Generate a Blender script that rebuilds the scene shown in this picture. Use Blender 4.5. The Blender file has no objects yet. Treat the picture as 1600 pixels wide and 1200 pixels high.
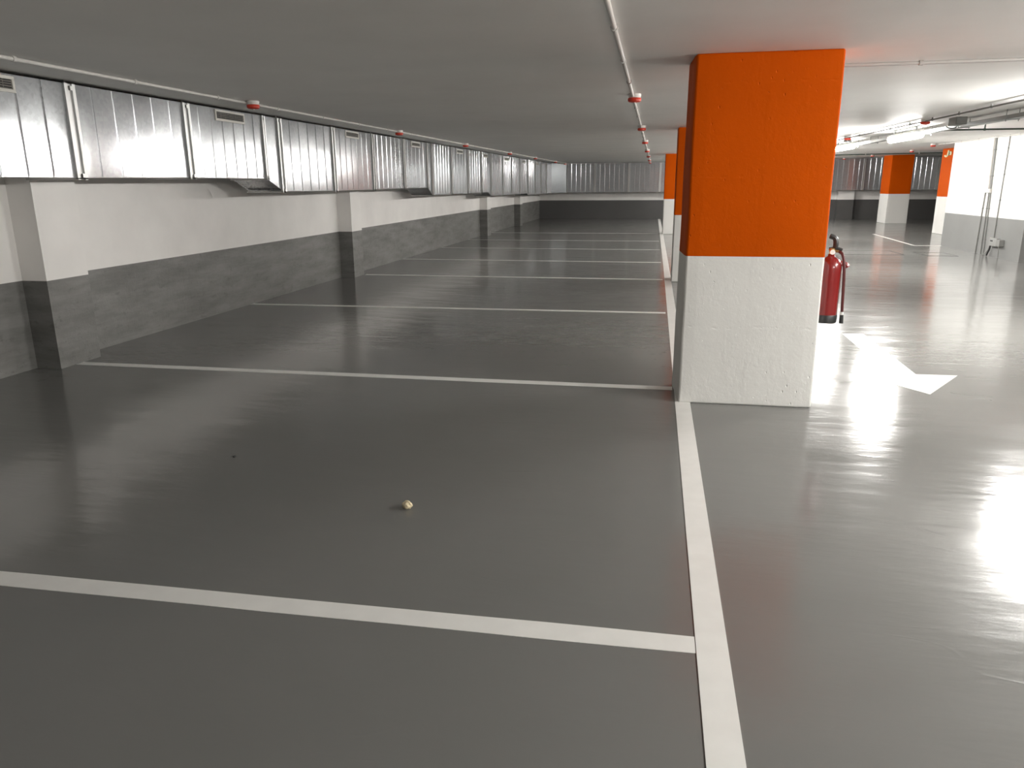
import bpy, bmesh, math, random
from mathutils import Vector, Matrix, noise
random.seed(7)
S = bpy.context.scene
COL = S.collection

# ------------------------------------------------------------------ camera
def _cam():
    f, cx, cy = 1160.0, 800.0, 600.0
    v = lambda p: Vector((p[0]-cx, -(p[1]-cy), -f))
    y = v((1022, 288)).normalized()              # along the parking row
    z = -v((832, 4860)); z -= z.dot(y)*y; z.normalize()
    x = y.cross(z)
    cd = bpy.data.cameras.new('camera'); cd.sensor_width = 36; cd.lens = 36*f/1600
    cd.clip_start = 0.05; cd.clip_end = 200
    o = bpy.data.objects.new('camera', cd); COL.objects.link(o)
    M = Matrix((x, y, z)).to_4x4(); M.translation = Vector((0, 0, 1.5))
    o.matrix_world = M
    S.camera = o
_cam()

# ------------------------------------------------------------------ world + exposure
S.view_settings.view_transform = 'Standard'
S.view_settings.look = 'None'
S.view_settings.gamma = 1
S.view_settings.use_curve_mapping = False
S.view_settings.exposure = 0.0
w = bpy.data.worlds.new('world'); S.world = w; w.use_nodes = True
w.node_tree.nodes['Background'].inputs[0].default_value = (1, 1, 1, 1)
w.node_tree.nodes['Background'].inputs[1].default_value = 0.0
LAMP_POWER = 272.0       # emission strength of the tube diffusers

# ------------------------------------------------------------------ helpers
def ceil(x, y): return 2.27 + .005*y + .01*max(0.0, x-1.2)

def link(o, parent=None):
    COL.objects.link(o)
    if parent: o.parent = parent
    return o

def obj(name, bm, mats, parent=None, smooth=False, bevel=0, loc=None):
    bmesh.ops.recalc_face_normals(bm, faces=bm.faces)
    me = bpy.data.meshes.new(name); bm.to_mesh(me); bm.free()
    for m in (mats if isinstance(mats, (list, tuple)) else [mats]): me.materials.append(m)
    if smooth:
        for p in me.polygons: p.use_smooth = True
    o = bpy.data.objects.new(name, me)
    link(o, parent)
    if loc: o.location = loc
    if smooth and smooth != 'all':
        md = o.modifiers.new('split', 'EDGE_SPLIT'); md.split_angle = math.radians(40)
    if bevel:
        md = o.modifiers.new('bevel', 'BEVEL'); md.width = bevel; md.segments = 2; md.limit_method = 'ANGLE'
    return o

def empty(name, loc, rz=0):
    o = bpy.data.objects.new(name, None); COL.objects.link(o)
    o.location = loc; o.rotation_euler = (0, 0, rz); o.empty_display_size = .1
    return o

def tag(o, label, cat, group=None, kind=None):
    if label: o['label'] = label
    if cat: o['category'] = cat
    if group: o['group'] = group
    if kind: o['kind'] = kind
    return o

def struct(name, bm, mats, label, cat, **k):
    return tag(obj(name, bm, mats, **k), label, cat, kind='structure')

def box(bm, x0, x1, y0, y1, z0, z1, mi=0):
    vs = [bm.verts.new(p) for p in ((x0,y0,z0),(x1,y0,z0),(x1,y1,z0),(x0,y1,z0),(x0,y0,z1),(x1,y0,z1),(x1,y1,z1),(x0,y1,z1))]
    fs = [(0,3,2,1),(4,5,6,7),(0,1,5,4),(1,2,6,5),(2,3,7,6),(3,0,4,7)]
    out = []
    for f in fs:
        fc = bm.faces.new([vs[i] for i in f]); fc.material_index = mi; out.append(fc)
    return vs, out

def tube(bm, pts, r, n=10, mi=0, cap=True):
    pts = [Vector(p) for p in pts]; rings = []
    up = None
    for i, p in enumerate(pts):
        a = pts[max(i-1, 0)]; b = pts[min(i+1, len(pts)-1)]
        t = (b-a).normalized()
        if up is None:
            up = Vector((0,0,1)) if abs(t.z) < .9 else Vector((1,0,0))
        s = t.cross(up).normalized(); u = s.cross(t).normalized(); up = u
        rr = r[i] if isinstance(r, (list, tuple)) else r
        rings.append([bm.verts.new(p + rr*(math.cos(q)*s + math.sin(q)*u)) for q in [2*math.pi*k/n for k in range(n)]])
    for a, b in zip(rings, rings[1:]):
        for k in range(n):
            bm.faces.new((a[k], a[(k+1)%n], b[(k+1)%n], b[k])).material_index = mi
    if cap:
        bm.faces.new(rings[0][::-1]).material_index = mi; bm.faces.new(rings[-1]).material_index = mi

def lathe(bm, prof, n=24, c=(0,0,0), mi=0):
    rings = []
    for r, z in prof:
        if r < 1e-6: rings.append([bm.verts.new((c[0], c[1], c[2]+z))])
        else: rings.append([bm.verts.new((c[0]+r*math.cos(2*math.pi*k/n), c[1]+r*math.sin(2*math.pi*k/n), c[2]+z)) for k in range(n)])
    for a, b in zip(rings, rings[1:]):
        for k in range(n):
            k2 = (k+1) % n
            if len(a) == 1 and len(b) == 1: continue
            if len(a) == 1: f = bm.faces.new((a[0], b[k2], b[k]))
            elif len(b) == 1: f = bm.faces.new((a[k], a[k2], b[0]))
            else: f = bm.faces.new((a[k], a[k2], b[k2], b[k]))
            f.material_index = mi

def smoothpath(pts, n=8):
    P = [Vector(p) for p in pts]; P = [P[0]*2-P[1]] + P + [P[-1]*2-P[-2]]; out = []
    for i in range(1, len(P)-2):
        for k in range(n):
            t = k/n; a, b, c, d = P[i-1], P[i], P[i+1], P[i+2]
            out.append(.5*((2*b)+(c-a)*t+(2*a-5*b+4*c-d)*t*t+(-a+3*b-3*c+d)*t**3))
    out.append(P[-2]); return out

# ------------------------------------------------------------------ materials
def mat(name, col, rough=.5, metal=0, emit=None, spec=.5, coat=0):
    m = bpy.data.materials.new(name); m.use_nodes = True
    b = m.node_tree.nodes['Principled BSDF']
    b.inputs['Base Color'].default_value = (*col, 1); b.inputs['Roughness'].default_value = rough
    b.inputs['Metallic'].default_value = metal; b.inputs['Specular IOR Level'].default_value = spec
    b.inputs['Coat Weight'].default_value = coat
    if emit:
        b.inputs['Emission Color'].default_value = (*emit[0], 1); b.inputs['Emission Strength'].default_value = emit[1]
    return m

class G:
    """small node helper working in world-aligned object coordinates"""
    def __init__(s, m):
        s.m = m; s.t = m.node_tree; s.b = s.t.nodes['Principled BSDF']
        s.co = s.t.nodes.new('ShaderNodeTexCoord').outputs['Object']
    def n(s, kind, **inp):
        nd = s.t.nodes.new(kind)
        for k, v in inp.items():
            k2 = k.replace('_', ' ')
            if hasattr(nd, k) and k not in ('inputs',): 
                try: setattr(nd, k, v); continue
                except Exception: pass
            sock = nd.inputs[int(k[1:])] if k[0] == 'i' and k[1:].isdigit() else nd.inputs[k2]
            if isinstance(v, bpy.types.NodeSocket): s.t.links.new(v, sock)
            else: sock.default_value = v
        return nd
    def mapped(s, scale=(1,1,1), rot=(0,0,0), loc=(0,0,0), src=None):
        return s.n('ShaderNodeMapping', Vector=src or s.co, Scale=scale, Rotation=rot, Location=loc).outputs[0]
    def noise(s, scale, detail=3, rough=.5, dist=0, vec=None):
        return s.n('ShaderNodeTexNoise', Vector=vec or s.co, Scale=scale, Detail=detail, Roughness=rough, Distortion=dist).outputs['Fac']
    def ramp(s, fac, a, b, c0=(0,0,0,1), c1=(1,1,1,1)):
        r = s.t.nodes.new('ShaderNodeValToRGB'); s.t.links.new(fac, r.inputs[0])
        e = r.color_ramp.elements; e[0].position = a; e[1].position = b; e[0].color = c0; e[1].color = c1
        return r.outputs[0]
    def math(s, op, a, b=0.0, c=0.0):
        nd = s.t.nodes.new('ShaderNodeMath'); nd.operation = op
        for i, v in enumerate((a, b, c)):
            if isinstance(v, bpy.types.NodeSocket): s.t.links.new(v, nd.inputs[i])
            else: nd.inputs[i].default_value = v
        return nd.outputs[0]
    def bump(s, h, strength, dist, prev=None):
        nd = s.t.nodes.new('ShaderNodeBump'); s.t.links.new(h, nd.inputs['Height'])
        nd.inputs['Strength'].default_value = strength; nd.inputs['Distance'].default_value = dist
        if prev: s.t.links.new(prev, nd.inputs['Normal'])
        return nd.outputs[0]
    def set(s, sock, v): s.t.links.new(v, s.b.inputs[sock])

def plaster(name, col, rough, amp, pit=0.0, var=.06, seams=(), ridge=None, spec=.5):
    m = mat(name, col, rough, spec=spec); g = G(m)
    n1 = g.noise(1.3, 4, .55); n2 = g.noise(11, 5, .6); n3 = g.noise(60, 3, .5)
    c = g.ramp(n1, .3, .7, tuple(x*(1-var) for x in col)+(1,), tuple(min(1, x*(1+var)) for x in col)+(1,))
    g.set('Base Color', c)
    b = g.bump(n1, amp, .02); b = g.bump(n2, amp, .006, b); b = g.bump(n3, amp, .0012, b)
    if pit:
        v = g.n('ShaderNodeTexVoronoi', Vector=g.mapped((1, 1, .6)), Scale=22.0).outputs['Distance']
        mask = g.ramp(g.noise(2.4, 2), .5, .62)
        p = g.math('MULTIPLY', g.ramp(v, 0.0, .13, (1,1,1,1), (0,0,0,1)), mask)
        b = g.bump(g.math('MULTIPLY', p, -1), pit, .012, b)
        # chips and small holes, ragged and darker than the paint
        ch = g.ramp(g.noise(26, 4, .7, 0, g.mapped((1, 1, .55), loc=(5, 2, 8))), .685, .71)
        ch = g.math('MULTIPLY', ch, g.ramp(g.noise(1.9, 2, .5, 0, g.mapped(loc=(2, 9, 4))), .45, .55))
        b = g.bump(g.math('MULTIPLY', ch, -1), .8, .006, b)
        lum = g.noise(9, 4, .65, 0, g.mapped((1, 1, .5), loc=(1, 1, 3)))
        b = g.bump(g.ramp(lum, .52, .66), .16, .005, b)
        mx = g.t.nodes.new('ShaderNodeMix'); mx.data_type = 'RGBA'; g.t.links.new(ch, mx.inputs[0])
        g.t.links.new(c, mx.inputs[6]); mx.inputs[7].default_value = tuple(x*.45 for x in col)+(1,); g.set('Base Color', mx.outputs[2])
    if seams or ridge is not None:
        sep = g.t.nodes.new('ShaderNodeSeparateXYZ'); g.t.links.new(g.co, sep.inputs[0])
        wob = g.math('MULTIPLY', g.math('SUBTRACT', g.noise(3.5, 4, .7), .5), .07)
        rag = g.ramp(g.noise(11, 3, .7), .52, .7)
        for zz in seams:
            d = g.math('ABSOLUTE', g.math('SUBTRACT', g.math('ADD', sep.outputs[2], wob), zz))
            h = g.math('MULTIPLY', g.ramp(d, 0, .012, (1,1,1,1), (0,0,0,1)), rag)
            b = g.bump(g.math('MULTIPLY', h, -1), .3, .008, b)
        if ridge is not None:
            d = g.math('SUBTRACT', g.math('ADD', sep.outputs[0], wob), ridge)
            b = g.bump(g.ramp(d, 0, .02), .10, .006, b)
    g.set('Normal', b)
    return m

WHITE_WALL = plaster('white_wall_paint', (.84, .815, .785), .55, .10)
DIMMED_WALL = plaster('dimmed_white_wall_paint', (.66, .65, .63), .5, .08)  # same white wall paint, colour darkened to offset the strong lamp light
GREY_WALL = plaster('grey_dado_paint', (.165, .162, .155), .5, 1.0, pit=.6, var=.22)
_g = G(GREY_WALL)
_st = _g.noise(1.6, 6, .65, 0, _g.mapped((1, .8, 4.5)))
_sp = _g.noise(7.5, 5, .7, 0, _g.mapped((1, 1, 1.6), rot=(.5, 0, 0)))
_c = _g.t.nodes.new('ShaderNodeMix'); _c.data_type = 'RGBA'; _c.blend_type = 'MULTIPLY'; _c.inputs[0].default_value = 1
_g.t.links.new(_g.ramp(_st, .32, .68, (.62, .62, .60, 1), (1.12, 1.12, 1.12, 1)), _c.inputs[6])
_g.t.links.new(_g.ramp(_sp, .30, .42, (.68, .68, .66, 1), (1, 1, 1, 1)), _c.inputs[7])
_c2 = _g.t.nodes.new('ShaderNodeMix'); _c2.data_type = 'RGBA'; _c2.blend_type = 'MULTIPLY'; _c2.inputs[0].default_value = 1
_c2.inputs[6].default_value = (.19, .187, .178, 1); _g.t.links.new(_c.outputs[2], _c2.inputs[7]); _g.set('Base Color', _c2.outputs[2])
GREY_SMOOTH = plaster('grey_smooth_paint', (.20, .20, .195), .4, .12)
CEIL = plaster('ceiling_paint', (.93, .915, .89), .55, .12, var=.03, spec=.35)
ORANGE = plaster('orange_paint', (.52, .074, .0), .6, .42, pit=.7, var=.05, seams=(1.55, 2.12), ridge=.0, spec=.05)
PWHITE = plaster('white_pillar_paint', (.75, .74, .71), .45, .42, pit=.8, var=.03, seams=(.55,), ridge=-.02)

FLOOR = mat('grey_epoxy_floor', (.17, .17, .16), .3)
g = G(FLOOR)
n1 = g.noise(.45, 4, .5)
g.set('Base Color', g.ramp(n1, .3, .75, (.160,.159,.150,1), (.188,.187,.178,1)))
sw = g.mapped((.55, 1.9, 1), rot=(0, 0, .55))
n2 = g.noise(2.6, 4, .55, 0, sw)
n3 = g.noise(7.0, 3, .5, 0, g.mapped((.45, 1.8, 1), rot=(0, 0, -.3)))
n4 = g.noise(.8, 2, .5)
g.set('Roughness', g.ramp(n2, .25, .8, (.12,)*3+(1,), (.21,)*3+(1,)))
b = g.bump(n4, .30, .02); b = g.bump(n2, .30, .012, b); b = g.bump(n3, .22, .004, b)
arc = g.noise(.9, 2, .5, 0, g.mapped((.5, 1.3, 1), rot=(0, 0, .75), loc=(3.1, 7.7, 0)))
rdg = g.ramp(g.math('ABSOLUTE', g.math('SUBTRACT', g.math('FRACT', g.math('MULTIPLY', arc, 14.0)), .5)), 0.0, .06, (1,1,1,1), (0,0,0,1))
msk = g.ramp(g.noise(2.2, 3), .54, .66)
b = g.bump(g.math('MULTIPLY', rdg, msk), .12, .004, b)
g.set('Normal', b)

FAR_GREY = plaster('dark_grey_paint', (.09, .088, .086), .4, .12)
LINE = mat('white_line_paint', (.8, .79, .76), .35)
g = G(LINE); g.set('Normal', g.bump(g.noise(6, 4, .6), .15, .004)); g.set('Base Color', g.ramp(g.noise(9, 4), .3, .7, (.77,.76,.73,1), (.82,.81,.78,1)))

ZINC = mat('galvanised_sheet', (.62, .63, .64), .3, metal=.62)
g = G(ZINC)
vor = g.n('ShaderNodeTexVoronoi', Vector=g.co, Scale=38.0).outputs['Color']
bw = g.t.nodes.new('ShaderNodeRGBToBW'); g.t.links.new(vor, bw.inputs[0])
g.set('Base Color', g.ramp(bw.outputs[0], 0, 1, (.36,.37,.38,1), (.45,.46,.47,1)))
g.set('Roughness', g.ramp(g.noise(2.2, 4, .6), .25, .75, (.14,)*3+(1,), (.21,)*3+(1,)))
b = g.bump(g.noise(1.3, 2, .5, 0, g.mapped((1, 1.6, .8))), .22, .03)
g.set('Normal', g.bump(g.noise(5, 2), .06, .003, b))
ZINC_EDGE = mat('galvanised_edge', (.52, .52, .51), .36, metal=1)
GRILLE_W = mat('off_white_grille', (.62, .60, .55), .45)
DARK = mat('dark_gap', (.02, .02, .02), .7)
SLAT = mat('brown_grey_slats', (.16, .15, .13), .5)
PVC = mat('white_conduit', (.60, .58, .55), .45)
PVC_GREY = mat('grey_conduit', (.20, .20, .19), .45)
SENSW = mat('sensor_white', (.78, .76, .72), .4)
SENSR = mat('sensor_red', (.62, .045, .02), .35)
TRAY = mat('steel_tray', (.30, .31, .30), .4, metal=.8)
CABLE = mat('dark_green_cable', (.05, .075, .06), .5)
BLACKC = mat('black_cable', (.02, .02, .02), .5)
LAMPH = mat('lamp_housing', (.6, .6, .58), .45)
LAMPD = mat('lamp_diffuser', (.9, .9, .9), .4, emit=((1.0, .98, .94), LAMP_POWER))
RED = mat('extinguisher_red', (.20, .010, .009), .25, coat=.4)
BLK = mat('black_plastic', (.02, .02, .02), .4)
BRASS = mat('brass', (.55, .38, .15), .35, metal=1)
LABELW = mat('white_label', (.75, .75, .72), .5)
STONE = mat('cream_stone', (.78, .66, .44), .8)
g = G(STONE); g.set('Normal', g.bump(g.noise(120, 4), .6, .002))
SIGN = mat('pale_sign', (.70, .66, .42), .5)
GREENP = mat('green_print', (.10, .18, .09), .5)
BOXG = mat('grey_box', (.25, .25, .24), .45)

# ------------------------------------------------------------------ structure
X0, X1, YB, YF = -5.18, 14.0, -4.4, 35.0      # left wall, far right wall, wall behind, far wall
bm = bmesh.new()
box(bm, X0-.2, X1+.2, YB-.2, YF+.2, -.2, 0)
struct('floor', bm, FLOOR, 'glossy grey painted garage floor', 'floor')

def ceiling():
    bm = bmesh.new(); xs = [X0-.2, 1.2, X1+.2]; ys = [YB-.2, YF+.2]
    lo = [[bm.verts.new((x, y, ceil(x, y))) for y in ys] for x in xs]
    hi = [[bm.verts.new((x, y, ceil(x, y)+.25)) for y in ys] for x in xs]
    for i in range(2):
        bm.faces.new((lo[i][0], lo[i][1], lo[i+1][1], lo[i+1][0])); bm.faces.new((hi[i][0], hi[i+1][0], hi[i+1][1], hi[i][1]))
        for j in (0, 1): bm.faces.new((lo[i][j], lo[i+1][j], hi[i+1][j], hi[i][j]))
    for i in (0, 2): bm.faces.new((lo[i][0], lo[i][1], hi[i][1], hi[i][0]))
    struct('ceiling', bm, CEIL, 'smooth white painted concrete ceiling', 'ceiling')
ceiling()

def wallslab(bm, path, dado, inside):
    """vertical wall following path [(x,y)..]; lower faces material 1 (dado), upper faces material 0"""
    rows = []
    for x, y in path:
        rows.append([bm.verts.new((x, y, z)) for z in (0, dado(x, y), ceil(x, y))])
    for a, b in zip(rows, rows[1:]):
        for k in (0, 1):
            f = bm.faces.new((a[k], b[k], b[k+1], a[k+1])); f.material_index = 1-k
def thicken(o, t=-.2):
    md = o.modifiers.new('solid', 'SOLIDIFY'); md.thickness = t; md.offset = 1
    return o

def solid_wall(path, back, dado):
    """closed wall: front path plus a straight back line"""
    bm = bmesh.new()
    full = path + back
    n = len(full); lo = []; mid = []; hi = []
    for x, y in full:
        lo.append(bm.verts.new((x, y, 0))); mid.append(bm.verts.new((x, y, dado(x, y)))); hi.append(bm.verts.new((x, y, ceil(x, y))))
    for i in range(n):
        j = (i+1) % n
        bm.faces.new((lo[i], lo[j], mid[j], mid[i])).material_index = 1
        bm.faces.new((mid[i], mid[j], hi[j], hi[i])).material_index = 0
    bm.faces.new(lo[::-1]).material_index = 1; bm.faces.new(hi)
    return bm

dl = lambda x, y: .742 + .0020*y
pil = [(5.39, 5.87), (11.98, 12.42), (22.6, 23.1), (28.45, 28.95)]
path = [(X0, YB)]
for a, b in pil: path += [(X0, a), (X0+.235, a), (X0+.235, b), (X0, b)]
path += [(X0, YF)]
bm = solid_wall(path, [(X0-.2, YF), (X0-.2, YB)], dl)
struct('wall_left', bm, [WHITE_WALL, GREY_WALL], 'long white wall with rough grey lower band and shallow piers', 'wall')
dfar = lambda x, y: .815
bm = solid_wall([(X0, YF), (7.75, YF), (7.75, YF-.3), (8.4, YF-.3), (8.4, YF), (X1, YF)], [(X1, YF+.2), (X0, YF+.2)], dfar)
struct('wall_far', bm, [WHITE_WALL, FAR_GREY], 'far end wall, white above dark grey', 'wall')
bm = solid_wall([(X0, YB), (X1, YB)], [(X1, YB-.2), (X0, YB-.2)], lambda x, y: .75)
struct('wall_behind', bm, [WHITE_WALL, GREY_SMOOTH], 'white and grey wall behind the viewer', 'wall')
bm = solid_wall([(X1, YB), (X1, YF)], [(X1+.2, YF), (X1+.2, YB)], lambda x, y: .8)
struct('wall_outer_right', bm, [WHITE_WALL, GREY_SMOOTH], 'outer right wall of the garage', 'wall')
bm = solid_wall([(6.98, 20.1), (6.98, 16.0), (X1-.002, 16.0), (X1-.002, 20.1)], [], lambda x, y: .79)
struct('wall_right', bm, [DIMMED_WALL, GREY_SMOOTH], 'bright white core wall with smooth grey lower band and conduits', 'wall')

# ------------------------------------------------------------------ pillars
def pillar(x0, x1, y0, y1, zs, label, skew=0.0):
    bm = bmesh.new()
    nz = 24; nx = 10; ny = 6
    cx, cy = (x0+x1)/2, (y0+y1)/2
    per = [(x0+(x1-x0)*i/nx, y0) for i in range(nx)] + [(x1, y0+(y1-y0)*i/ny) for i in range(ny)] + \
          [(x1-(x1-x0)*i/nx, y1) for i in range(nx)] + [(x0, y1-(y1-y0)*i/ny) for i in range(ny)]
    zz = sorted(set([0, .015] + [zs*k/8 for k in range(1, 9)] + [zs+(1-zs)*0])) 
    lv = [(0, 0)] + [(zs*k/8, 0) for k in range(1, 9)] + [(None, k/10) for k in range(1, 11)]
    rows = []
    for z, t in lv:
        r = []
        for px, py in per:
            top = ceil(px, py)
            h = z if z is not None else zs + (top-zs)*t
            nn = noise.noise(Vector((px*3.1, py*3.1, h*2.6+x0)))*.004
            dx = px-cx; dy = py-cy
            corner = (abs(abs(dx)-(x1-x0)/2) < 1e-4 and abs(abs(dy)-(y1-y0)/2) < 1e-4)
            k = 1 + nn/max(.2, math.hypot(dx, dy)) - (.012 if corner else 0)
            if h == 0 : k += .004
            sk = skew*(py-y0)/(y1-y0)*(x1-px)/(x1-x0)*(1-.35*h/2.3)
            r.append(bm.verts.new((dx*k - sk, dy*k, h)))
        rows.append(r)
    n = len(per)
    for i, (a, b) in enumerate(zip(rows, rows[1:])):
        for k in range(n):
            f = bm.faces.new((a[k], a[(k+1) % n], b[(k+1) % n], b[k])); f.material_index = 0 if i < 8 else 1
    bm.faces.new(rows[0][::-1]); bm.faces.new(rows[-1]).material_index = 1
    o = obj('pillar', bm, [PWHITE, ORANGE], loc=(cx, cy, 0), bevel=.012)
    return tag(o, label, 'pillar')
P1 = pillar(.228, 1.128, 5.2, 5.70, 1.03, 'large nearest concrete pillar, orange above white, with the red fire extinguisher on its side', skew=.035)
pillar(.33, 1.23, 12.1, 12.62, 1.035, 'second orange and white pillar, partly hidden behind the nearest one')
pillar(.31, 1.21, 23.95, 24.45, 1.06, 'third orange and white pillar, just left of the second one in the row')
pillar(8.72, 9.5, 31.1, 32.2, 1.09, 'wide orange and white pillar standing free near the far right wall')
pillar(8.46, 9.16, 24.3, 25.25, 1.09, 'orange and white pillar with a small sign, half hidden by the white core wall')
pillar(6.85, 7.65, 13.0, 13.6, 1.05, 'orange and white pillar just outside the right edge of the picture')

# sign on the pillar beside the core wall
t = empty('number_sign', (8.452, 24.72, 2.31), -math.pi/2); t.scale = (2.4, 1, 1)
tag(t, 'small pale emblem high on the pillar beside the white core wall', 'sign')
bm = bmesh.new(); tube(bm, smoothpath([(.0, -.004, .10), (-.015, -.004, .0), (-.04, -.004, -.07), (-.09, -.004, -.07), (-.10, -.004, -.03)], 6), .018, 8)
obj('hook_mark', bm, SIGN, t, smooth=True)
bm = bmesh.new(); tube(bm, [(.075, -.004, .06), (.085, -.004, .0), (.07, -.004, -.04)], .02, 8)
obj('bar_mark', bm, SIGN, t, smooth=True)
bm = bmesh.new(); tube(bm, [(.035, -.003, .07), (.03, -.003, -.05)], .011, 8)
obj('green_mark', bm, GREENP, t, smooth=True)

# ------------------------------------------------------------------ floor markings
def paintstrip(name, pts, label, cat, group=None, z=.0015):
    bm = bmesh.new()
    a = [bm.verts.new((x, y, 0)) for x, y in pts]; b = [bm.verts.new((x, y, z)) for x, y in pts]
    bm.faces.new(a[::-1]); bm.faces.new(b)
    for i in range(len(a)): j = (i+1) % len(a); bm.faces.new((a[i], a[j], b[j], b[i]))
    return tag(obj(name, bm, LINE), label, cat, group)
def wobbly(x0, x1, yc0, yc1, w=.098, seed=0):
    n = max(2, int((x1-x0)/.25)); top = []; bot = []
    for i in range(n+1):
        t = i/n; x = x0+(x1-x0)*t; yc = yc0+(yc1-yc0)*t
        bot.append((x, yc-w/2+noise.noise(Vector((x*2, seed, 0)))*.004)); top.append((x, yc+w/2+noise.noise(Vector((x*2, seed, 9)))*.004))
    return bot + top[::-1]
bays = [(-5.178, 2.222, 2.262, 'white bay line closest to the camera, crossing the bottom left'),
        (-4.94, 5.603, 5.571, 'white bay line second from the camera, from the near wall pier to the big pillar'),
        (-5.178, 9.003, 9.063, 'white bay line third from the camera, between the first two wall piers'),
        (-4.92, 12.42, 12.36, 'white bay line fourth from the camera, starting at the second wall pier'),
        (-5.178, 15.25, 15.15, 'thin white bay line fifth from the camera'),
        (-5.178, 18.25, 18.15, 'faint white bay line sixth from the camera'),
        (-5.178, 21.05, 20.95, 'faint white bay line seventh from the camera'),
        (-5.178, 24.3, 24.3, 'farthest faint white bay line, before the dark end wall')]
for i, (x0, ya, yb, lab) in enumerate(bays):
    paintstrip('bay_line', wobbly(x0, .199, ya, yb, w=.098 if i < 5 else .07, seed=i*3.3), lab, 'line', 'white parking bay lines')
lane = [(.2, .35), (.2, 34.2), (.3, 34.2), (.3, .35)]
def lane_pts():
    L = []; R = []
    for i in range(80):
        y = -1+i*.45; o = .0035*y if y < 14 else .05
        L.append((.195+o*.8, y)); R.append((.3+o*.8, y))
    return L + R[::-1]
paintstrip('lane_line', [(x, y) for x, y in lane_pts()][::-1], 'long white line running away from the camera past the left side of the pillars', 'line', z=.003)
arrow = [(1.97, 8.01), (1.98, 7.5), (1.97, 7.08), (1.95, 6.30), (1.62, 6.31), (2.05, 5.70), (2.458, 6.33), (2.141, 6.32), (2.165, 7.0), (2.20, 8.04)]
arrow = [(1.97, 8.02), (1.945, 6.32), (1.64, 6.32), (2.05, 5.70), (2.458, 6.328), (2.146, 6.322), (2.175, 8.04)]
paintstrip('floor_arrow', arrow, 'white painted direction arrow on the glossy lane floor pointing towards the camera', 'arrow')
paintstrip('bay_line', [(6.34, 20.12), (6.40, 20.12), (6.64, 24.5), (6.56, 24.5)], 'white lane side line running back from the end of the core wall', 'line', 'lines on the right side of the lane')
paintstrip('bay_line', [(6.36, 20.0), (6.975, 20.0), (6.975, 20.1), (6.36, 20.1)], 'short white line from the lane side to the corner of the core wall', 'line', 'lines on the right side of the lane')

def hatch(x0, x1, y0, y1, label):
    bm = bmesh.new(); w_ = .022
    for q in ((x0, x1, y0, y0+w_), (x0, x1, y1-w_, y1), (x0, x0+w_, y0+w_, y1-w_), (x1-w_, x1, y0+w_, y1-w_)): box(bm, *q, 0, .004)
    t = tag(empty('floor_hatch', (0, 0, 0)), label, 'hatch', 'hatches in the lane floor')
    obj('frame', bm, DARK, t)
    bm = bmesh.new(); box(bm, x0+w_, x1-w_, y0+w_, y1-w_, 0, .002); obj('cover', bm, FLOOR, t)
hatch(4.1, 5.35, 17.38, 18.4, 'grey floor hatch outlined by a thin dark joint, in the lane')
hatch(5.74, 6.35, 17.2, 18.1, 'smaller grey floor hatch outlined by a dark joint beside the core wall')

# crumb and speck
bm = bmesh.new(); bmesh.ops.create_icosphere(bm, subdivisions=3, radius=1)
for v in bm.verts:
    k = 1+.35*noise.noise(v.co*1.7+Vector((4, 2, 1)))
    v.co = Vector((v.co.x*.030*k + v.co.z*.006, v.co.y*.020*k, v.co.z*.021*k))
mz = min(v.co.z for v in bm.verts)
for v in bm.verts: v.co.z = max(v.co.z - mz - .003, 0)
o = obj('stone_chip', bm, STONE, loc=(-1.105, 3.15, 0)); o.rotation_euler = (0, 0, -.6)
tag(o, 'small cream stone chip lying alone on the grey floor', 'stone')
bm = bmesh.new(); bmesh.ops.create_icosphere(bm, subdivisions=1, radius=.012)
for v in bm.verts: v.co.z = max(v.co.z*.5+.003, 0)
tag(obj('debris_speck', bm, BLK, loc=(-2.31, 3.66, 0)), 'tiny dark speck of debris on the floor left of the stone chip', 'debris')

# ------------------------------------------------------------------ ducts
def duct_piece(bm, P, Q, depth_dir, d, zt0, zt1, zb0, zb1, step=.25, bead=.006, skip=None):
    """P,Q: front-face ends (x,y); body extends depth d along depth_dir; beaded front"""
    P = Vector((*P, 0)); Q = Vector((*Q, 0)); L = (Q-P).length; u = (Q-P)/L; dn = Vector((*depth_dir, 0))
    st = [(0, 0)]
    n = int((L-.1)/step) if step else 0
    if n > 0:
        off = (L - (n-1)*step)/2 if n > 1 else L/2
        for i in range(n):
            c = off + i*step
            st += [(c-.011, 0), (c, bead), (c+.011, 0)]
    st.append((L, 0))
    F = []; 
    for s, h in st:
        p = P + u*s - dn*h; t = s/L
        zt = zt0+(zt1-zt0)*t; zb = zb0+(zb1-zb0)*t
        F.append([bm.verts.new((p.x, p.y, zb)), bm.verts.new((p.x, p.y, zb+.03)) , bm.verts.new((p.x, p.y, zt))])
        if h > 0:
            for k in (0,): F[-1][k].co += Vector((dn.x*h, dn.y*h, 0))
    B = []
    for s, t in ((0, 0), (L, 1)):
        p = P + u*s + dn*d; B.append((bm.verts.new((p.x, p.y, zb0+(zb1-zb0)*t)), bm.verts.new((p.x, p.y, zt0+(zt1-zt0)*t))))
    for a, b in zip(F, F[1:]):
        for k in (0, 1): bm.faces.new((a[k], b[k], b[k+1], a[k+1]))
    bm.faces.new([f[0] for f in F] + [B[1][0], B[0][0]])
    bm.faces.new([f[2] for f in F][::-1] + [B[0][1], B[1][1]])
    bm.faces.new((B[0][0], B[1][0], B[1][1], B[0][1]))
    bm.faces.new((F[0][0], F[0][1], F[0][2], B[0][1], B[0][0]))
    bm.faces.new((F[-1][2], F[-1][1], F[-1][0], B[1][0], B[1][1]))

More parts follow.
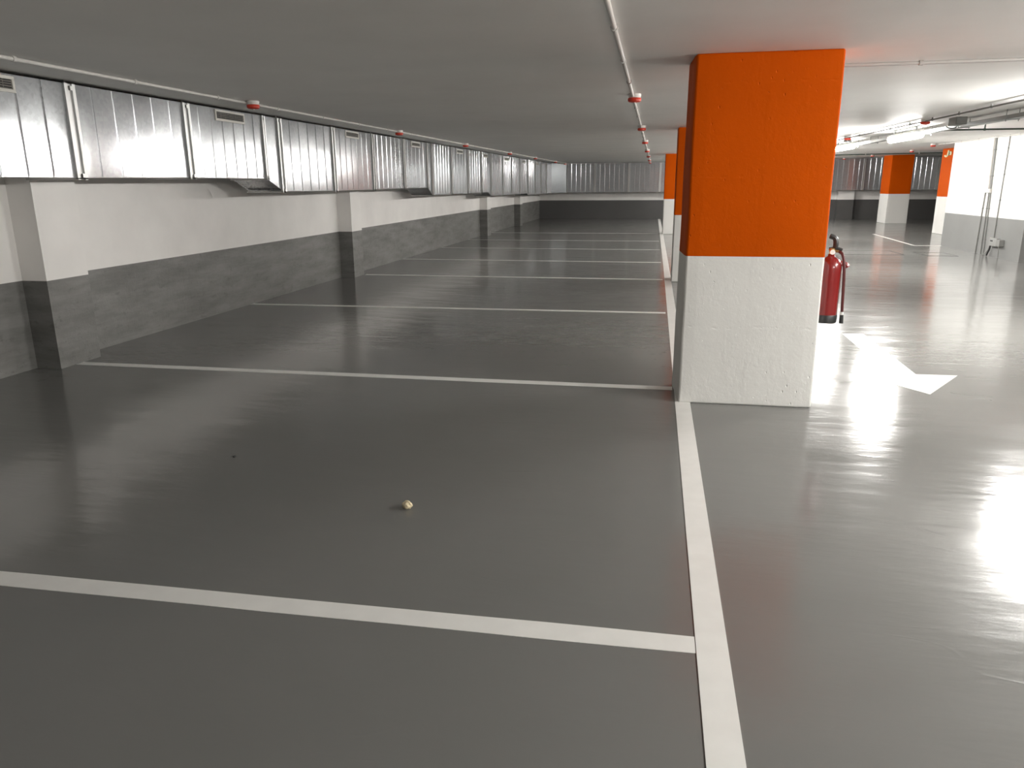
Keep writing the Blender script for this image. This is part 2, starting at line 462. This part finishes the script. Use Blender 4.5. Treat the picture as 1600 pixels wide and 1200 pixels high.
def flange(bm, c, u, dn, d, zt, zb, w=.10, pr=.022):
    """pair of angle frames round a duct joint at c (x,y)"""
    c = Vector((*c, 0)); u = Vector((*u, 0)); dn = Vector((*dn, 0))
    def bar(s0, s1, e0, e1, z0, z1):
        vs = []
        for z in (z0, z1):
            for s, e in ((s0, e0), (s1, e0), (s1, e1), (s0, e1)):
                p = c + u*s + dn*e; vs.append(bm.verts.new((p.x, p.y, z)))
        for f in ((0,3,2,1),(4,5,6,7),(0,1,5,4),(1,2,6,5),(2,3,7,6),(3,0,4,7)): bm.faces.new([vs[i] for i in f])
    for s0, s1 in ((-w/2, -w/2+.030), (w/2-.030, w/2)):
        bar(s0, s1, -pr, .0, zb-.012, zt)             # front
        bar(s0, s1, -pr, d, zb-.016, zb-.001)         # bottom
    bar(-w/2+.030, w/2-.030, -.008, 0, zb, zt)
    bar(-.012, .012, -pr-.012, -pr+.004, zb+.0, zb+.03)   # corner bolts
    bar(-.012, .012, -pr-.012, -pr+.004, zt-.05, zt-.02)

def grille(parent, y0, y1, z0, z1, x):
    bm = bmesh.new(); f = .022
    for q in ((y0, y1, z0, z0+f), (y0, y1, z1-f, z1), (y0, y0+f, z0+f, z1-f), (y1-f, y1, z0+f, z1-f)):
        box(bm, x-.002, x+.012, q[0], q[1], q[2], q[3])
    fr = obj('vent_grille', bm, GRILLE_W, parent, bevel=.002)
    bm = bmesh.new(); box(bm, x-.001, x+.002, y0+f, y1-f, z0+f, z1-f); obj('dark_opening', bm, DARK, fr)
    bm = bmesh.new()
    n = 4
    for k in range(n):
        z = z0+f+(z1-z0-2*f)*(k+.5)/n
        vs, _ = box(bm, x+.001, x+.011, y0+f, y1-f, z-.0025, z+.0025)
        for v in vs:
            if v.co.x > x+.005: v.co.z -= .006
    m = max(2, int((y1-y0)/.09))
    for k in range(1, m):
        y = y0+(y1-y0)*k/m; box(bm, x+.001, x+.008, y-.003, y+.003, z0+f, z1-f)
    obj('grille_slats', bm, SLAT, fr)

DX = -4.45; DD = .45
D1 = tag(empty('ventilation_duct', (DX, 0, 1.58)), 'long galvanised ventilation duct with grilles under the ceiling along the left wall', 'duct')
D1.location = (0, 0, 0)
def ztop(y): return ceil(DX, y)-.022
nodes = [(-4.3, 1.578), (-3.1, 1.578), (-1.6, 1.578), (-.1, 1.578), (1.4, 1.578), (2.36, 1.578), (3.86, 1.578), (5.36, 1.58), (6.85, 1.594), (8.33, 1.594), (8.71, 1.446), (10.27, 1.442), (11.82, 1.449), (13.37, 1.463),
         (14.80, 1.467), (15.14, 1.314), (16.67, 1.321), (18.2, 1.320), (19.68, 1.32), (20.5, 1.32), (20.84, 1.221), (22.57, 1.214), (23.98, 1.215), (25.5, 1.215), (27.0, 1.214), (27.2, 1.152), (28.9, 1.152), (30.45, 1.152), (31.95, 1.152)]
steps = [.25, .21, .26, .25, .21, .22, .24]
for i, ((ya, za), (yb, zb)) in enumerate(zip(nodes, nodes[1:])):
    bm = bmesh.new(); red = abs(zb-za) > .04
    duct_piece(bm, (DX, ya), (DX, yb), (-1, 0), DD, ztop(ya), ztop(yb), za, zb, step=0 if red else steps[i % 7], bead=.0045 if ya < 8.4 else .006)
    p = obj('duct_reducer' if red else 'duct_section', bm, ZINC, D1)
joint_ys = [n for n in nodes if n[0] not in (20.5, 27.0)]
for y, z in joint_ys[1:]:
    bm = bmesh.new(); wj = .10 if y not in (8.33, 14.80) else .035
    zj = min(z, z)
    flange(bm, (DX, y), (0, 1), (-1, 0), DD, ztop(y), zj, w=.11 if wj > .05 else .07)
    obj('flange_joint', bm, ZINC_EDGE, D1)
for y0, y1, z0, z1 in ((4.25, 4.85, 2.148, 2.27), (7.36, 7.93, 2.163, 2.285), (10.74, 11.25, 2.19, 2.29), (13.82, 14.37, 2.203, 2.30), (17.14, 17.73, 2.21, 2.305),
                       (19.93, 20.45, 2.22, 2.315), (22.84, 23.5, 2.23, 2.32), (26.03, 26.6, 2.24, 2.33), (29.1, 29.7, 2.25, 2.34)):
    grille(D1, y0, y1, z0, min(z1, ztop(y0)-.012), DX)
# hangers
for y, z in nodes:
    if y > 4 and y < 31 and y not in (8.33, 14.80, 20.5, 27.0):
        bm = bmesh.new(); tube(bm, [(DX-.02, y+.0, ztop(y)-.01), (DX-.02, y, ceil(DX, y))], .006, 6); obj('hanger_rod', bm, ZINC_EDGE, D1)
# elbow + far duct
D2 = tag(empty('ventilation_duct', (0, 0, 0)), 'galvanised ventilation duct running across the far end wall, reached by a corner bend', 'duct')
ZB2 = 1.165
bm = bmesh.new(); duct_piece(bm, (DX, 32.02), (DX+.12, 32.75), (-1, 0), .4, ceil(DX, 32)-.03, ceil(DX, 32.7)-.03, 1.152, 1.155, step=0); obj('duct_elbow', bm, ZINC, D2)
bm = bmesh.new(); duct_piece(bm, (DX+.12, 32.75), (-3.85, 34.35), (-.5, .3), .6, ceil(DX, 32.7)-.03, ceil(DX, 34)-.04, 1.155, ZB2, step=0); obj('duct_elbow', bm, ZINC, D2)
x = -3.85; ends = []
def ztop2(x): return ceil(x, 34.3)-.03
k = 0
while x < 13:
    L = (1.25, 1.5, 1.35, 1.5)[k % 4]; xe = min(x+L, 13.2)
    bm = bmesh.new(); duct_piece(bm, (x, 34.35), (xe, 34.35), (0, 1), .34 if False else .3, ztop2(x), ztop2(xe), ZB2+.004*(x+3.85)*.8, ZB2+.004*(xe+3.85)*.8, step=.21, bead=.009)
    obj('duct_section', bm, ZINC, D2)
    bm = bmesh.new(); flange(bm, (x, 34.35), (1, 0), (0, 1), .3, ztop2(x), ZB2+.004*(x+3.85)*.8, w=.09, pr=.03); obj('flange_joint', bm, ZINC_EDGE, D2)
    x = xe; k += 1

# ------------------------------------------------------------------ conduits and detectors
def conduit(name, pts, r, m, label, cat, clips=0, clipm=None, group=None, flat=False, base=None):
    t = tag(empty(name, pts[0]), label, cat, group)
    o0 = Vector(pts[0]); q = [Vector(p)-o0 for p in pts]
    bm = bmesh.new(); tube(bm, q, r, 10); obj('pipe', bm, m, t, smooth=True)
    if clips:
        bm = None
        for a, b in zip(q, q[1:]):
            L = (b-a).length; n = max(1, int(L/clips))
            for k in range(n):
                c = a + (b-a)*((k+.5)/n)
                d = (b-a).normalized()*.012
                bm = bmesh.new(); tube(bm, [c-d, c+d], r*1.45, 10)
                W = c+o0
                if abs(d.z) < .006:
                    z1 = ceil(W.x, W.y)-o0.z
                    box(bm, c.x-.008, c.x+.008, c.y-.008, c.y+.008, c.z, z1)
                obj('clip', bm, clipm or m, t)
    return t
def under(x, y, d): return (x, y, ceil(x, y)-d)
conduit('ceiling_conduit', [under(-3.96, -3, .018), under(-3.92, 6, .018), under(-3.93, 34.2, .018)], .013, PVC, 'thin pale conduit along the ceiling beside the long left duct', 'conduit', 1.1)
conduit('ceiling_conduit', [under(-.245, -3, .018), under(-.225, 8, .018), under(-.195, 34.2, .018)], .014, PVC, 'thin pale conduit running away along the ceiling left of the pillars, with detectors', 'conduit', 1.1)
conduit('ceiling_conduit', [under(1.13, 5.84, .016), under(3.64, 6.0, .016)], .012, mat('taupe_conduit', (.40, .38, .36), .5), 'pale conduit crossing the ceiling from the nearest pillar to the right', 'conduit', 1.25)
conduit('ceiling_conduit', [under(3.68, -3, .03), under(3.68, 12, .03), under(3.63, 33.5, .03)], .011, PVC_GREY, 'thin grey conduit along the lane ceiling beside the lamps', 'conduit', .9)
conduit('ceiling_conduit', [under(6.9, 21.0, .02), under(6.94, 20.08, .02), under(6.94, 16.2, .02)], .012, PVC, 'thin pale conduit at the ceiling along the top of the core wall', 'conduit', .9)
conduit('ceiling_pipe', [under(4.3, 27.0, .06), under(12.5, 27.3, .06)], .018, CABLE, 'dark green pipe crossing under the ceiling in front of the free-standing right pillar', 'pipe', 1.6, PVC)
conduit('ceiling_pipe', [under(4.25, 12.75, .105), under(5.5, 13.1, .10), under(8.5, 13.8, .10)], .013, CABLE, 'dark green pipe branching right from the lamp cable tray', 'pipe', 1.2)

def detector(x, y, label, s=1.0, group=None):
    zc = ceil(x, y)
    t = tag(empty('ceiling_detector', (x, y, zc)), label, 'detector', group)
    bm = bmesh.new(); lathe(bm, [(0, 0), (.058, 0), (.060, -.008), (.056, -.03), (.050, -.036), (0, -.036)], 20)
    if s != 1: 
        for v in bm.verts: v.co *= s
    obj('base', bm, SENSW, t, smooth=True)
    bm = bmesh.new(); lathe(bm, [(0, -.036), (.058, -.036), (.062, -.042), (.060, -.062), (.050, -.070), (.024, -.074), (0, -.075)], 20)
    obj('red_cap', bm, SENSR, t, smooth=True)
    bm = bmesh.new(); lathe(bm, [(0, -.074), (.012, -.074), (.010, -.080), (0, -.082)], 10)
    obj('lens', bm, SENSW, t, smooth=True)
Y_ = (7.08, 11.55, 15.8, 20.8, 25.4, 30.7, 34.05)
W_ = ('nearest', 'second nearest', 'third', 'fourth', 'fifth', 'sixth', 'farthest')
for y, q in zip(Y_, W_): detector(-3.86 if y < 9 else -3.9, y, f'red-capped white ceiling detector beside the left duct, {q} of that row', group='detectors beside the left duct')
Y_ = (7.4, 11.6, 15.75, 20.4, 25.0, 29.9, 33.9)
for y, q in zip(Y_, W_): detector(-.21, y, f'red-capped white ceiling detector on the conduit left of the pillars, {q} of that row', group='detectors left of the pillars')
detector(3.69, 11.83, 'white and red ceiling detector in front of the bright lane lamp', group='detectors over the lane')
detector(3.65, 16.05, 'white and red ceiling detector close to the right edge of the nearest pillar', group='detectors over the lane')
detector(6.80, 21.0, 'red-capped white ceiling detector left of the emblem pillar, joined to the core wall conduit', group='detectors at the far right')
detector(7.71, 25.6, 'white and red ceiling detector above the free-standing right pillar', group='detectors at the far right')
detector(7.71, 29.9, 'red-capped white ceiling detector left of the free-standing right pillar', group='detectors at the far right')
detector(7.66, 33.9, 'small far ceiling detector above the far right duct', group='detectors at the far right')

# ------------------------------------------------------------------ lamps, tray
def lamp(yc, label):
    x = 4.08; L = .80; zc = ceil(x, yc)-.10
    t = tag(empty('tube_lamp', (x, yc, zc)), label, 'lamp', 'tube lamps over the lane')
    bm = bmesh.new()
    prof = [(-.055, -.001), (-.045, .032), (-.02, .042), (.02, .042), (.045, .032), (.055, -.001)]
    a = [bm.verts.new((px, -L, pz)) for px, pz in prof]; b = [bm.verts.new((px, L, pz)) for px, pz in prof]
    for i in range(6): j = (i+1) % 6; bm.faces.new((a[i], a[j], b[j], b[i]))
    bm.faces.new(a); bm.faces.new(b[::-1]); obj('housing', bm, LAMPH, t)
    bm = bmesh.new()
    prof = [(-.053, -.002), (-.052, -.045), (-.036, -.082), (0, -.094), (.036, -.082), (.052, -.045), (.053, -.002)]
    a = [bm.verts.new((px, -L+.02, pz)) for px, pz in prof]; b = [bm.verts.new((px, L-.02, pz)) for px, pz in prof]
    for i in range(7): j = (i+1) % 7; bm.faces.new((a[i], a[j], b[j], b[i]))
    bm.faces.new(a); bm.faces.new(b[::-1]); obj('diffuser', bm, LAMPD, t, smooth=True)
    for s in (-1, 1):
        bm = bmesh.new(); box(bm, -.012, .012, s*.55-.01, s*.55+.01, .038, .10); obj('bracket', bm, TRAY, t)
lamp(14.0, 'bright tube lamp over the lane, right of the nearest pillar')
lamp(18.2, 'bright tube lamp over the lane, half hidden by the nearest pillar')
for y, q in ((22.6, 'just beyond'), (27.0, 'well beyond'), (31.2, 'farthest beyond')): lamp(y, f'tube lamp over the lane, {q} those in view behind the pillar')
for y, q in ((8.0, 'just outside the right edge'), (3.6, 'beside the camera'), (-.8, 'behind the camera')): lamp(y, f'tube lamp over the lane, {q}')

T = tag(empty('cable_tray', (0, 0, 0)), 'narrow steel cable tray hanging along the lane ceiling beside the lamps', 'cable tray')
def tray_z(y, x=4.25): return ceil(x, y)-.11
bm = bmesh.new()
for a, b in ((-4, 10), (10, 34)):
    for x0, x1, h0, h1 in ((4.19, 4.20, 0, .045), (4.30, 4.31, 0, .045), (4.19, 4.31, -.004, 0)):
        vs, _ = box(bm, x0, x1, a, b, 0, 1)
        for v in vs: v.co.z = tray_z(v.co.y) + (h1 if v.co.z > .5 else h0)
obj('tray_channel', bm, TRAY, T)
bm = bmesh.new()
for xx, r in ((4.22, .012), (4.25, .015), (4.28, .011)): tube(bm, [(xx, -4, tray_z(-4)+.02), (xx, 34, tray_z(34)+.02)], r, 6)
obj('cable_bundle', bm, CABLE, T, smooth=True)
for y in [3+1.5*k for k in range(20)]:
    bm = bmesh.new(); box(bm, 4.17, 4.33, y-.015, y+.015, tray_z(y)-.012, tray_z(y)-.004)
    tube(bm, [(4.18, y, tray_z(y)-.03), (4.18, y, ceil(4.18, y))], .005, 6); tube(bm, [(4.32, y, tray_z(y)-.03), (4.32, y, ceil(4.32, y))], .005, 6)
    obj('hanger', bm, TRAY, T)
bm = bmesh.new()
vs, _ = box(bm, -.07, .07, -.14, .14, -.0, .10)
jb = tag(empty('junction_box', (4.06, 11.7, ceil(4.06, 11.56)-.10)), 'grey junction box beside the cable tray near the bright lamp', 'box')
obj('box_body', bm, PVC_GREY, jb, bevel=.006)
bm = bmesh.new(); box(bm, -.06, .06, -.143, -.139, .01, .09); obj('lid', bm, BOXG, jb)
bm = bmesh.new(); tube(bm, smoothpath([(.05, .1, .02), (.06, .25, -.02), (.02, .38, -.01), (.02, .5, .03)], 5), .008, 6); obj('cable', bm, CABLE, jb, smooth=True)
jb2 = tag(empty('junction_box', (3.86, 17.0, ceil(3.86, 17)-.07)), 'grey round-ended junction box between the two visible lamps', 'box')
bm = bmesh.new(); lathe(bm, [(0, 0), (.06, 0), (.065, .01), (.065, .07), (0, .07)], 14); obj('box_body', bm, PVC_GREY, jb2, smooth=True)

# core wall services
WX = 6.98
def wallpipe(pts, r, m, label, cat='conduit', group='conduits on the core wall'):
    t = tag(empty('wall_conduit', pts[0]), label, cat, group); o0 = Vector(pts[0])
    bm = bmesh.new(); tube(bm, [Vector(p)-o0 for p in pts], r, 8); obj('pipe', bm, m, t, smooth=True)
    L = abs(pts[0][2]-pts[-1][2]); n = max(2, int(L/.5))
    for k in range(n):
        z = pts[0][2]+(pts[-1][2]-pts[0][2])*(k+.5)/n; 
        yy = pts[0][1]+(pts[-1][1]-pts[0][1])*(k+.5)/n
        bm = bmesh.new(); box(bm, WX-r*2.4-o0.x, WX-o0.x, yy-r*1.5-o0.y, yy+r*1.5-o0.y, z-.012-o0.z, z+.012-o0.z); obj('clip', bm, m, t)
    return t
top = ceil(WX, 17.8)
wallpipe([(WX-.024, 17.86, top), (WX-.024, 17.80, 1.34)], .022, PVC, 'thick white conduit running down the upper core wall')
wallpipe([(WX-.016, 17.78, top), (WX-.016, 17.70, 1.36)], .014, PVC_GREY, 'grey conduit beside the thick white one on the upper core wall')
jb3 = tag(empty('junction_box', (WX, 17.8, 1.32)), 'small white junction box where the wall conduits split', 'box')
bm = bmesh.new(); box(bm, -.05, 0, -.14, .17, -.04, .04); obj('box_body', bm, PVC, jb3, bevel=.01)
wallpipe([(WX-.014, 17.94, 1.28), (WX-.014, 18.0, 0)], .013, PVC_GREY, 'leftmost of the three thin conduits on the grey part of the core wall')
wallpipe([(WX-.014, 17.76, 1.28), (WX-.014, 17.73, 0)], .013, PVC_GREY, 'middle one of the three thin conduits on the grey part of the core wall')
wallpipe([(WX-.014, 17.68, 1.28), (WX-.014, 17.59, 0)], .012, PVC_GREY, 'rightmost of the three thin conduits on the grey part of the core wall')
wallpipe([(WX-.012, 17.18, ceil(WX, 17.2)), (WX-.012, 17.20, .38)], .010, PVC_GREY, 'thin single conduit dropping from the ceiling to the socket box')
sb = tag(empty('socket_box', (WX, 17.05, .31)), 'pale grey socket box with a dark slot low on the core wall', 'socket')
bm = bmesh.new(); box(bm, -.07, 0, -.13, .21, -.085, .075); obj('box_body', bm, BOXG, sb, bevel=.006)
bm = bmesh.new(); box(bm, -.074, -.069, .04, .15, .005, .03); obj('slot', bm, BLK, sb)
bm = bmesh.new(); tube(bm, smoothpath([(-.05, .16, -.08), (-.05, .18, -.16), (-.06, .22, -.24), (-.06, .25, -.302)], 5), [.022]*8+[.014]*8, 8) if False else tube(bm, smoothpath([(-.05, .16, -.08), (-.05, .18, -.16), (-.06, .22, -.24), (-.06, .25, -.295)], 5), .018, 8)
obj('black_cable', bm, BLACKC, sb, smooth=True)
bm = bmesh.new(); tube(bm, smoothpath([(-.05, .19, -.10), (-.06, .24, -.2), (-.09, .36, -.29), (-.09, .46, -.298)], 5), .009, 6); obj('thin_cable', bm, PVC_GREY, sb, smooth=True)
sb = tag(empty('socket_box', (WX, 16.78, .31)), 'small darker grey box with one cable to the right of the socket box', 'socket')
bm = bmesh.new(); box(bm, -.09, 0, -.06, .10, -.07, .06); obj('box_body', bm, PVC_GREY, sb, bevel=.006)
bm = bmesh.new(); tube(bm, [(-.05, .02, -.07), (-.05, .02, -.10), (-.05, .02, -.11), (-.05, .01, -.308)], [.024, .024, .010, .010], 8); obj('cable', bm, PVC_GREY, sb, smooth=True)

# ------------------------------------------------------------------ fire extinguisher on the nearest pillar
E = tag(empty('fire_extinguisher', (1.225, 5.5, .55)), 'red fire extinguisher with black base and hose on the right side of the nearest pillar', 'fire extinguisher')
bm = bmesh.new(); lathe(bm, [(0, .045), (.074, .045), (.075, .06), (.075, .38), (.072, .41), (.060, .437), (.040, .455), (.024, .462), (.022, .478), (0, .478)], 32); obj('cylinder', bm, RED, E, smooth='all')
bm = bmesh.new(); lathe(bm, [(0, 0), (.070, 0), (.077, .006), (.078, .055), (.0755, .06), (0, .06)], 32); obj('base_ring', bm, BLK, E, smooth=True)
bm = bmesh.new(); lathe(bm, [(0, .476), (.017, .476), (.017, .50), (.022, .503), (.022, .515), (.014, .52), (0, .52)], 16); tube(bm, [(0, 0, .50), (.045, -.01, .497)], .010, 10); obj('valve', bm, BRASS, E, smooth=True)
bm = bmesh.new()
tube(bm, smoothpath([(-.02, 0, .512), (.03, -.005, .515), (.065, -.01, .505)], 4), .011, 8); obj('carry_handle', bm, BLK, E, smooth=True)
bm = bmesh.new()
tube(bm, smoothpath([(.02, 0, .515), (.022, -.002, .55), (.012, -.002, .585), (-.02, -.002, .60)], 5), .018, 8); obj('squeeze_lever', bm, BLK, E, smooth=True)
bm = bmesh.new(); lathe(bm, [(0, 0), (.017, 0), (.017, .014), (0, .016)], 16); o = obj('pressure_gauge', bm, LABELW, E, smooth=True); o.location = (.0, -.018, .492); o.rotation_euler = (math.radians(90), 0, 0)
hp = smoothpath([(.045, -.01, .497), (.068, -.03, .47), (.082, -.045, .38), (.090, -.05, .22), (.096, -.05, .085)], 8)
bm = bmesh.new(); tube(bm, hp, .010, 10); obj('hose', bm, mat('dark_red_hose', (.09, .012, .012), .4), E, smooth='all')
bm = bmesh.new(); tube(bm, [(.096, -.05, .085), (.097, -.05, .062)], .011, 10); obj('hose_collar', bm, LABELW, E, smooth=True)
bm = bmesh.new(); tube(bm, [(.097, -.05, .064), (.098, -.05, .02), (.098, -.05, .005)], [.012, .014, .015], 10); obj('nozzle', bm, BLK, E, smooth=True)
bm = bmesh.new()
n = 10
for k in range(n):
    a0 = math.radians(-50+60*k/n); a1 = math.radians(-50+60*(k+1)/n)
    vs = [bm.verts.new((.0765*math.cos(a), .0765*math.sin(a), z)) for a in (a0, a1) for z in (.15, .36)]
    bm.faces.new((vs[0], vs[2], vs[3], vs[1]))
o = obj('label_sticker', bm, LABELW, E); o['label'] = 'white instruction label on the cylinder'
o.modifiers.new('s', 'SOLIDIFY').thickness = .001
o.rotation_euler = (0, 0, math.radians(42))
bm = bmesh.new(); box(bm, -.097, -.066, -.02, .02, .36, .42); box(bm, -.099, -.092, -.03, .03, .30, .47); obj('wall_bracket', bm, BLK, E)
bm = bmesh.new(); tube(bm, [(.055, .02, .415), (.105, .02, .405), (.115, .02, .385)], .019, 10); tube(bm, [(.100, .02, .40), (.1, .02, .34)], .007, 8); obj('hose_clip', bm, RED, E, smooth=True)

# origins of the long things at their own place
for t, L in ((D1, (DX, 2.0, 1.58)), (D2, (-3.85, 34.35, 1.165)), (T, (4.25, 10.0, 2.2))):
    for c in list(t.children): c.location = Vector(c.location) - Vector(L)
    t.location = L
